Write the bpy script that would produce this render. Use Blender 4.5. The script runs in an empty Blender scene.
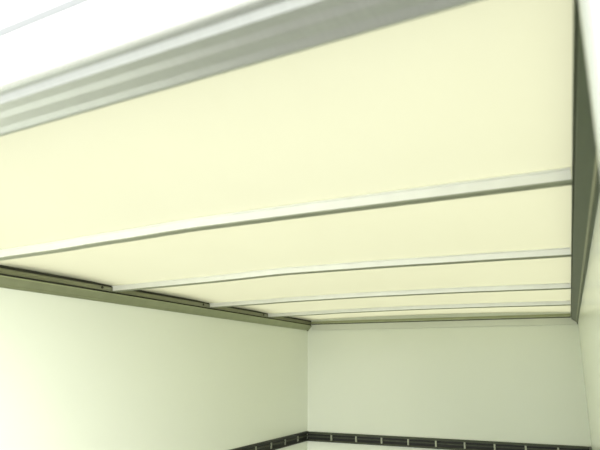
import bpy, bmesh, math
from mathutils import Vector, Matrix

sc = bpy.context.scene
COL = sc.collection
EYE = 1.90            # eye height above the cargo floor

# ------------------------------------------------------------------ camera
F_PX, YAW, PITCH, ROLL = 574.8, -0.429, 0.241, 0.004
cd = bpy.data.cameras.new('camera')
cd.sensor_width = 36.0
cd.lens = F_PX * 36.0 / 600.0
cd.clip_start = 0.02
cd.dof.use_dof = True
cd.dof.focus_distance = 3.6
cd.dof.aperture_fstop = 5.0
cam = bpy.data.objects.new('camera', cd)
COL.objects.link(cam)
fw = Vector((math.sin(YAW) * math.cos(PITCH), math.cos(YAW) * math.cos(PITCH), math.sin(PITCH)))
rt = Vector((math.cos(YAW), -math.sin(YAW), 0))
up = rt.cross(fw)
r2 = rt * math.cos(ROLL) + up * math.sin(ROLL)
u2 = -rt * math.sin(ROLL) + up * math.cos(ROLL)
M = Matrix((r2, u2, -fw)).transposed().to_4x4()
M.translation = Vector((1.016, 0.0, EYE))
cam.matrix_world = M
sc.camera = cam

# ------------------------------------------------------------------ sky, exposure
w = bpy.data.worlds.new('overcast_sky')
sc.world = w
w.use_nodes = True
bg = w.node_tree.nodes['Background']
bg.inputs['Color'].default_value = (0.95, 0.985, 1.0, 1)
bg.inputs['Strength'].default_value = 1.0
sd = bpy.data.lights.new('hazy_sun', 'SUN')
sd.energy = 5.3
sd.angle = math.radians(70)
sd.color = (1.0, 0.98, 0.93)
sun = bpy.data.objects.new('hazy_sun', sd)
sun.rotation_euler = Vector((-0.95, 1.0, -0.42)).to_track_quat('-Z', 'Y').to_euler()   # veiled, low, shining in through the open end from the right
COL.objects.link(sun)
sc.view_settings.view_transform = 'Standard'
sc.view_settings.look = 'None'
sc.view_settings.gamma = 1.0
sc.view_settings.use_curve_mapping = False
sc.view_settings.exposure = 1.0
sc.cycles.max_bounces = 16
sc.cycles.diffuse_bounces = 12
sc.cycles.transmission_bounces = 12

# ------------------------------------------------------------------ materials
def mat(name, color, rough=0.5, metal=0.0, var=0.0, scale=6.0, stretch=(1, 1, 1), bump=0.0, spec=0.5):
    m = bpy.data.materials.new(name)
    m.use_nodes = True
    nt = m.node_tree
    b = nt.nodes['Principled BSDF']
    b.inputs['Roughness'].default_value = rough
    b.inputs['Metallic'].default_value = metal
    b.inputs['Specular IOR Level'].default_value = spec
    tc = nt.nodes.new('ShaderNodeTexCoord')
    mp = nt.nodes.new('ShaderNodeMapping')
    mp.inputs['Scale'].default_value = stretch
    nz = nt.nodes.new('ShaderNodeTexNoise')
    nz.inputs['Scale'].default_value = scale
    nz.inputs['Detail'].default_value = 5
    nt.links.new(tc.outputs['Object'], mp.inputs['Vector'])
    nt.links.new(mp.outputs['Vector'], nz.inputs['Vector'])
    rp = nt.nodes.new('ShaderNodeValToRGB')
    rp.color_ramp.elements[0].position = 0.3
    rp.color_ramp.elements[1].position = 0.7
    rp.color_ramp.elements[0].color = tuple(c * (1 - var) for c in color) + (1,)
    rp.color_ramp.elements[1].color = tuple(min(1, c * (1 + var)) for c in color) + (1,)
    nt.links.new(nz.outputs['Fac'], rp.inputs['Fac'])
    nt.links.new(rp.outputs['Color'], b.inputs['Base Color'])
    if bump:
        bp = nt.nodes.new('ShaderNodeBump')
        bp.inputs['Strength'].default_value = bump
        bp.inputs['Distance'].default_value = 0.002
        nt.links.new(nz.outputs['Fac'], bp.inputs['Height'])
        nt.links.new(bp.outputs['Normal'], b.inputs['Normal'])
    return m

def roof_material():
    m = bpy.data.materials.new('translucent_roof_sheet')
    m.use_nodes = True
    nt = m.node_tree
    nt.nodes.clear()
    out = nt.nodes.new('ShaderNodeOutputMaterial')
    tc = nt.nodes.new('ShaderNodeTexCoord')
    mp = nt.nodes.new('ShaderNodeMapping')
    mp.inputs['Scale'].default_value = (1.0, 0.35, 1)
    nz = nt.nodes.new('ShaderNodeTexNoise')
    nz.inputs['Scale'].default_value = 2.2
    nz.inputs['Detail'].default_value = 4
    rp = nt.nodes.new('ShaderNodeValToRGB')
    rp.color_ramp.elements[0].color = ROOF_T0 + (1,)
    rp.color_ramp.elements[1].color = ROOF_T1 + (1,)
    tr = nt.nodes.new('ShaderNodeBsdfTranslucent')
    df = nt.nodes.new('ShaderNodeBsdfDiffuse')
    df.inputs['Color'].default_value = (0.84, 0.83, 0.73, 1)
    gl = nt.nodes.new('ShaderNodeBsdfGlossy')
    gl.inputs['Roughness'].default_value = 0.3
    mx = nt.nodes.new('ShaderNodeMixShader')
    mx.inputs[0].default_value = 0.42
    mg = nt.nodes.new('ShaderNodeMixShader')
    mg.inputs[0].default_value = 0.03
    nt.links.new(tc.outputs['Object'], mp.inputs['Vector'])
    nt.links.new(mp.outputs['Vector'], nz.inputs['Vector'])
    nt.links.new(nz.outputs['Fac'], rp.inputs['Fac'])
    nt.links.new(rp.outputs['Color'], tr.inputs['Color'])
    nt.links.new(tr.outputs[0], mx.inputs[1])
    nt.links.new(df.outputs[0], mx.inputs[2])
    nt.links.new(mx.outputs[0], mg.inputs[1])
    nt.links.new(gl.outputs[0], mg.inputs[2])
    nt.links.new(mg.outputs[0], out.inputs['Surface'])
    return m

ROOF_T0 = (0.375, 0.368, 0.235)
ROOF_T1 = (0.415, 0.408, 0.268)
m_roof = roof_material()
m_wall = mat('glossy_white_wall_panel', (0.78, 0.82, 0.72), rough=0.22, var=0.006, scale=2, bump=0.03)
m_floor = mat('worn_plywood_floor', (0.10, 0.085, 0.06), rough=0.6, var=0.3, scale=9, stretch=(6, 1, 1), bump=0.3)
m_alu = mat('dull_aluminium', (0.53, 0.55, 0.525), rough=0.38, metal=0.6, var=0.04, scale=20, stretch=(12, 1, 1))
m_lip = mat('grey_aluminium_lip', (0.23, 0.24, 0.15), rough=0.42, metal=0.5, var=0.08, scale=14)
m_cove = mat('shaded_aluminium', (0.075, 0.095, 0.055), rough=0.42, metal=0.5, var=0.06, scale=14, stretch=(8, 1, 8))  # right cornice: darker copy of the aluminium, shade put into its colour
m_band = mat('olive_grey_aluminium', (0.36, 0.39, 0.24), rough=0.45, metal=0.4, var=0.06, scale=14)
m_pale = mat('pale_grey_strip', (0.66, 0.69, 0.60), rough=0.35, var=0.02)
m_bow = mat('galvanised_bow', (0.80, 0.81, 0.75), rough=0.42, metal=0.35, var=0.03, scale=18)
m_under = mat('shade_grey', (0.30, 0.32, 0.23), rough=0.5, metal=0.4, var=0.05, scale=18)  # darker copy of the bow metal, underside shade held in its colour
m_white = mat('white_paint', (0.88, 0.89, 0.87), rough=0.4, var=0.01)
m_seal = mat('pale_grey_seal', (0.20, 0.21, 0.21), rough=0.6)
m_black = mat('black_anodised', (0.008, 0.009, 0.006), rough=0.55, metal=0.0, var=0.2, scale=30)
m_flange = mat('dark_worn_flange', (0.055, 0.062, 0.04), rough=0.5, metal=0.2, var=0.15, scale=30)
m_rib = mat('worn_rail_rib', (0.34, 0.36, 0.27), rough=0.4, metal=0.4, var=0.15, scale=30)
m_dark = mat('dark_gap', (0.03, 0.032, 0.018), rough=0.8)
m_ground = mat('concrete_ground', (0.52, 0.52, 0.50), rough=0.9, var=0.08, scale=3, bump=0.3)

# ------------------------------------------------------------------ mesh helpers
def link(name, bm, m, parent=None, bevel=0.0):
    bmesh.ops.recalc_face_normals(bm, faces=bm.faces)
    me = bpy.data.meshes.new(name)
    bm.to_mesh(me)
    bm.free()
    me.materials.append(m)
    o = bpy.data.objects.new(name, me)
    COL.objects.link(o)
    if parent is not None:
        o.parent = parent
    if bevel:
        b = o.modifiers.new('bevel', 'BEVEL')
        b.width = bevel
        b.segments = 2
        b.limit_method = 'ANGLE'
    return o

def box(bm, x0, x1, y0, y1, z0, z1):
    vs = [bm.verts.new((x, y, z + EYE)) for x in (x0, x1) for y in (y0, y1) for z in (z0, z1)]
    for f in ((0, 1, 3, 2), (4, 6, 7, 5), (0, 4, 5, 1), (2, 3, 7, 6), (0, 2, 6, 4), (1, 5, 7, 3)):
        bm.faces.new([vs[i] for i in f])
    return bm

def loft(sections):
    """closed solid swept through a list of closed cross-sections (lists of 3-D points, z above the eye)"""
    bm = bmesh.new()
    rings = [[bm.verts.new((p[0], p[1], p[2] + EYE)) for p in s] for s in sections]
    n = len(rings[0])
    for a, b in zip(rings, rings[1:]):
        for i in range(n):
            j = (i + 1) % n
            bm.faces.new((a[i], a[j], b[j], b[i]))
    bm.faces.new(rings[0])
    bm.faces.new(list(reversed(rings[-1])))
    return bm

def structure(o):
    o['kind'] = 'structure'
    return o

def thing(name, loc, label, cat, group=None):
    o = bpy.data.objects.new(name, None)
    o.empty_display_size = 0.1
    COL.objects.link(o)
    o['label'] = label
    o['category'] = cat
    if group:
        o['group'] = group
    o.location = loc
    return o

def adopt(o, parent):
    """parent a mesh whose vertices are in world coordinates, keeping it where it stands"""
    o.parent = parent
    o.data.transform(Matrix.Translation(-Vector(parent.location)))
    return o

W, Y0, D = 1.10, 0.48, 4.80
ZR = 0.402            # underside of the roof sheet at its edges
ZF = -EYE             # cargo floor

# ------------------------------------------------------------------ the box body
g = structure(link('ground', box(bmesh.new(), -14, 14, -14, 16, ZF - 1.15, ZF - 1.05), m_ground))
structure(link('floor', box(bmesh.new(), -W - .04, W + .04, 0.30, D + .04, ZF - .12, ZF), m_floor))
structure(link('wall_left', box(bmesh.new(), -W - .04, -W, Y0 + .04, D + .04, ZF, .376), m_wall))
structure(link('wall_right', box(bmesh.new(), W, W + .04, Y0 + .07, D + .04, ZF, .376), m_wall))
structure(link('wall_back', box(bmesh.new(), -W, W, D, D + .04, ZF, .43), m_wall))

# roof: one thin translucent sheet, slightly arched and rippled between the bows
BOWS = [  # (y at right end, y at left end, bottom heights along x)
    (1.250, 1.345, [(-1.056, .352), (-.8, .352), (-.5, .356), (-.2, .364), (.1, .3715), (.45, .372), (1.056, .3705)]),
    (2.140, 2.250, [(-1.056, .364), (-.8, .3685), (-.5, .373), (-.05, .384), (.35, .382), (.7, .377), (1.056, .3715)]),
    (3.070, 3.140, [(-1.056, .364), (-.8, .368), (-.4, .376), (0, .380), (.45, .379), (1.056, .3715)]),
    (3.910, 3.950, [(-1.056, .364), (-.8, .368), (-.4, .376), (0, .379), (.45, .378), (1.056, .3715)]),
]
def prof(pts, x):
    if x <= pts[0][0]:
        return pts[0][1]
    for (a, za), (b, zb) in zip(pts, pts[1:]):
        if x <= b:
            t = (x - a) / (b - a)
            t = t * t * (3 - 2 * t) * .5 + t * .5
            return za + (zb - za) * t
    return pts[-1][1]

NX, NY = 44, 90
YB = 0.50
def roof_z(x, y):
    arch = 0.016 * (1 - (x / W) ** 2)
    z = ZR + arch
    for yr, yl, pts in BOWS:
        yc = yr + (yl - yr) * (1.056 - x) / 2.112 + .015
        target = prof(pts, x) + 0.030
        g = math.exp(-((y - yc) / 0.20) ** 2)
        z += (target - z) * g
    return max(z, 0.378)
bm = bmesh.new()
grid = []
for j in range(NY + 1):
    y = YB + (D + .04 - YB) * j / NY
    grid.append([bm.verts.new((-W - .04 + 2 * (W + .04) * i / NX, y, EYE + roof_z(-W - .04 + 2 * (W + .04) * i / NX, y))) for i in range(NX + 1)])
for j in range(NY):
    for i in range(NX):
        bm.faces.new((grid[j][i], grid[j + 1][i], grid[j + 1][i + 1], grid[j][i + 1]))
for f in bm.faces:
    f.smooth = True
roof = link('ceiling', bm, m_roof)
for v in roof.data.polygons[:1]:
    if v.normal.z > 0:
        roof.data.flip_normals()
structure(roof)

# cornices: sloping cove, groove, upright lip
def cornice(name, side, y0, y1):
    s = side
    def X(d):                 # d = distance from the wall
        return s * (W - d)
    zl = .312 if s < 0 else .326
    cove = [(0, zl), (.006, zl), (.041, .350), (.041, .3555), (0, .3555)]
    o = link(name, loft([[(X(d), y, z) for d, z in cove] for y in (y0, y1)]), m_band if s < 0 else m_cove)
    structure(o)
    gap = [(0, .3555), (.034, .3555), (.034, .364), (0, .364)]
    link('shadow_groove', loft([[(X(d), y, z) for d, z in gap] for y in (y0, y1)]), m_dark, o)
    lip = [(0, .364), (.044, .364), (.044, .369), (.041, .371), (.041, .383), (.043, .385), (0, .385)]
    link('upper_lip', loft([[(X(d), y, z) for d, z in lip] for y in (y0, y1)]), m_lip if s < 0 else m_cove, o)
    sl = [(0, .385), (.036, .385), (.036, .398), (0, .398)]
    link('roof_gap_shade', loft([[(X(d), y, z) for d, z in sl] for y in (y0, y1)]), m_dark, o)  # dark strip standing in for the shaded gap below the roof
    rd = [(.010, zl + .0005), (.015, zl + .0065), (.012, zl + .0085), (.007, zl + .0028)]
    link('ridge', loft([[(X(d), y, z) for d, z in rd] for y in (y0, y1)]), m_lip if s > 0 else m_band, o)
    return o

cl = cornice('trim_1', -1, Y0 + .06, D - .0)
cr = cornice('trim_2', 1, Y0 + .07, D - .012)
for yr, yl, pts in BOWS:      # the screw beside each bow end in the left lip
    bm = bmesh.new()
    bmesh.ops.create_cone(bm, cap_ends=True, segments=14, radius1=.0075, radius2=.006, depth=.004,
                          matrix=Matrix.Translation((-W + .0425, yl - .07, EYE + .377)) @ Matrix.Rotation(math.pi / 2, 4, 'Y'))
    link('screw', bm, m_dark, cl)

xb = W - .0445
bk = structure(link('trim_3', box(bmesh.new(), -xb, W - .008, D - .010, D, .312, .362), m_pale))
link('shadow_groove', box(bmesh.new(), -xb, xb, D - .006, D, .362, .368), m_dark, bk)
link('upper_lip', loft([[(x, D - d, z) for d, z in ((0, .368), (.022, .368), (.024, .376), (.018, .390), (0, .390))] for x in (-xb, xb)]), m_band, bk)
link('corner_notch', box(bmesh.new(), -W + .001, -W + .008, D - .016, D - .001, .306, .312), m_dark, bk)
link('corner_notch', box(bmesh.new(), W - .0075, W - .001, D - .0115, D - .0005, .312, .352), m_dark, bk)

# unseen outer capping; left and end strips added to shade the sheet's edges
structure(link('trim_shade_left', box(bmesh.new(), -W - .05, -W + .115, YB, D + .05, .452, .470), m_alu))
structure(link('trim_shade_back', box(bmesh.new(), -W - .05, W + .05, D - .085, D + .05, .4705, .486), m_alu))
structure(link('trim_6', box(bmesh.new(), W - .015, W + .05, YB, D - .09, .412, .420), m_alu))

# ------------------------------------------------------------------ roof bows
bow_labels = [
    'nearest pale metal roof bow, longest in view, crossing under the yellowish roof sheet',
    'second pale metal roof bow from the camera, its left end seated on the dark cornice',
    'third pale metal roof bow, between the second bow and the one nearest the end wall',
    'farthest and shortest looking pale roof bow, next to the end wall',
]
XN = 40
for (yr, yl, pts), lab in zip(BOWS, bow_labels):
    root = thing('roof_bow', (0, (yr + yl) / 2, EYE + prof(pts, 0)), lab, 'roof bow', 'roof bows under the translucent roof')
    xs = [-1.0555 + 2.111 * i / XN for i in range(XN + 1)]
    def sec(x, prf):
        yc = yr + (yl - yr) * (1.056 - x) / 2.112
        zb = prof(pts, x)
        return [(x, yc + a, zb + b) for a, b in prf]
    web = [(0, .0035), (.002, .0030), (.030, .0030), (.030, .022), (.016, .0275), (-.010, .0275), (-.010, .0245), (-.002, .0235)]
    o = adopt(link('web', loft([sec(x, web) for x in xs]), m_bow), root)
    fl = [(.0, 0), (.030, 0), (.033, .0015), (.033, .0035), (.0, .0032), (-.001, .0015)]
    adopt(link('bottom_flange', loft([sec(x, fl) for x in xs]), m_under), root)

# ------------------------------------------------------------------ rear portal: header and post
hdr = thing('header_beam', (0, .55, EYE + .37), 'ribbed aluminium header beam with white fascia crossing above the open end', 'header beam')
hp = [(0, .385), (0, .3685), (.006, .3680), (.018, .3710), (.022, .3705), (.044, .3680), (.055, .3708), (.059, .3704), (.077, .3680),
      (.0845, .3758), (.0875, .3750), (.098, .3705), (.1025, .3715), (.1025, .420), (0, .420)]
def hy(x, s):
    return .545 + .066 * (1.056 - x) - s
xs = [-W - .04, -W + .5, 0, .5, W]
bm = loft([[(x, hy(x, s), z) for s, z in hp] for x in xs])
adopt(link('ribbed_soffit', bm, m_alu, bevel=.0006), hdr)
adopt(link('gap_shade_strip', loft([[(x, hy(x, s), z) for s, z in ((-.003, .369), (.0015, .3665), (.0015, .392), (-.003, .392))] for x in (-W - .04, W)]), m_under), hdr)  # solid dark strip imitating the shadow gap between header and roof
fa = [(.103, .3715), (.110, .3710), (.118, .375), (.118, .441), (.103, .441)]
adopt(link('fascia', loft([[(x, hy(x, s), z) for s, z in fa] for x in (-W - .04, W)]), m_white), hdr)
gt = [(.103, .4415), (.119, .4415), (.119, .4545), (.103, .4545)]
adopt(link('seal_strip', loft([[(x, hy(x, s), z) for s, z in gt] for x in (-W - .04, W)]), m_seal), hdr)
uf = [(.103, .455), (.118, .455), (.118, .53), (.103, .53)]
adopt(link('upper_fascia', loft([[(x, hy(x, s), z) for s, z in uf] for x in (-W - .04, W)]), m_white), hdr)

post = thing('door_post', (1.08, .50, 0), 'blurred white door post at the right edge, nearest the camera', 'door post')
adopt(link('post', box(bmesh.new(), 1.058, 1.14, .442, .545, ZF, .365), m_white, bevel=.003), post)
adopt(link('door_seal', box(bmesh.new(), 1.0555, 1.0578, .50, .53, ZF, .362), m_pale), post)

# ------------------------------------------------------------------ lashing rails
ZT, ZB = -.545, -.622
def rail(label, pt, length, ribs, dr, m_fl):
    """pt(u, d, z) -> world point; u along the wall, d out of the wall"""
    c = pt(length / 2, 0, (ZT + ZB) / 2)
    root = thing('lashing_rail', (c[0], c[1], c[2] + EYE), label, 'lashing rail', 'dark slotted lashing rails around the walls')
    def sw(name, prf, m, bev=0):
        return adopt(link(name, loft([[pt(u, d, z) for d, z in prf] for u in (0, length)]), m, bevel=bev), root)
    sw('back_web', [(0.0005, ZB + .012), (.004, ZB + .012), (.004, ZT - .012), (0.0005, ZT - .012)], m_black)
    sw('top_flange', [(0.0005, ZT), (.016, ZT), (.020, ZT - .004), (.020, ZT - .016), (.016, ZT - .018), (.014, ZT - .012), (0.0005, ZT - .012)], m_fl)
    sw('bottom_flange', [(0.0005, ZB), (.016, ZB), (.020, ZB + .004), (.020, ZB + .014), (.016, ZB + .016), (.014, ZB + .012), (0.0005, ZB + .012)], m_fl)
    sw('centre_bead', [(.004, -.588), (.009, -.586), (.009, -.578), (.004, -.576)], m_flange)
    for u in ribs:
        pr = [(.004, ZB + .014), (dr, ZB + .014), (dr, ZT - .014), (.004, ZT - .014)]
        adopt(link('rib', loft([[pt(u + a, d, z) for d, z in pr] for a in (-.006, .006)]), m_rib), root)
    return root

LB = 2 * W - .002
rail('dark slotted lashing rail across the end wall',
     lambda u, d, z: (-W + .001 + u, D - d, z), LB, [.224 + .2195 * k for k in range(9)], .0185, m_flange)
LS = D - .022 - (Y0 + .09)
rail('black slotted lashing rail along the left side wall, running into the corner',
     lambda u, d, z: (-W + d, D - .0205 - u, z + .004), LS, [.197 + .24 * k for k in range(17)], .012, m_black)
rail('dark lashing rail on the right side wall, barely showing in the bottom right corner',
     lambda u, d, z: (W - d, D - .0205 - u, z), LS, [.197 + .24 * k for k in range(17)], .012, m_black)
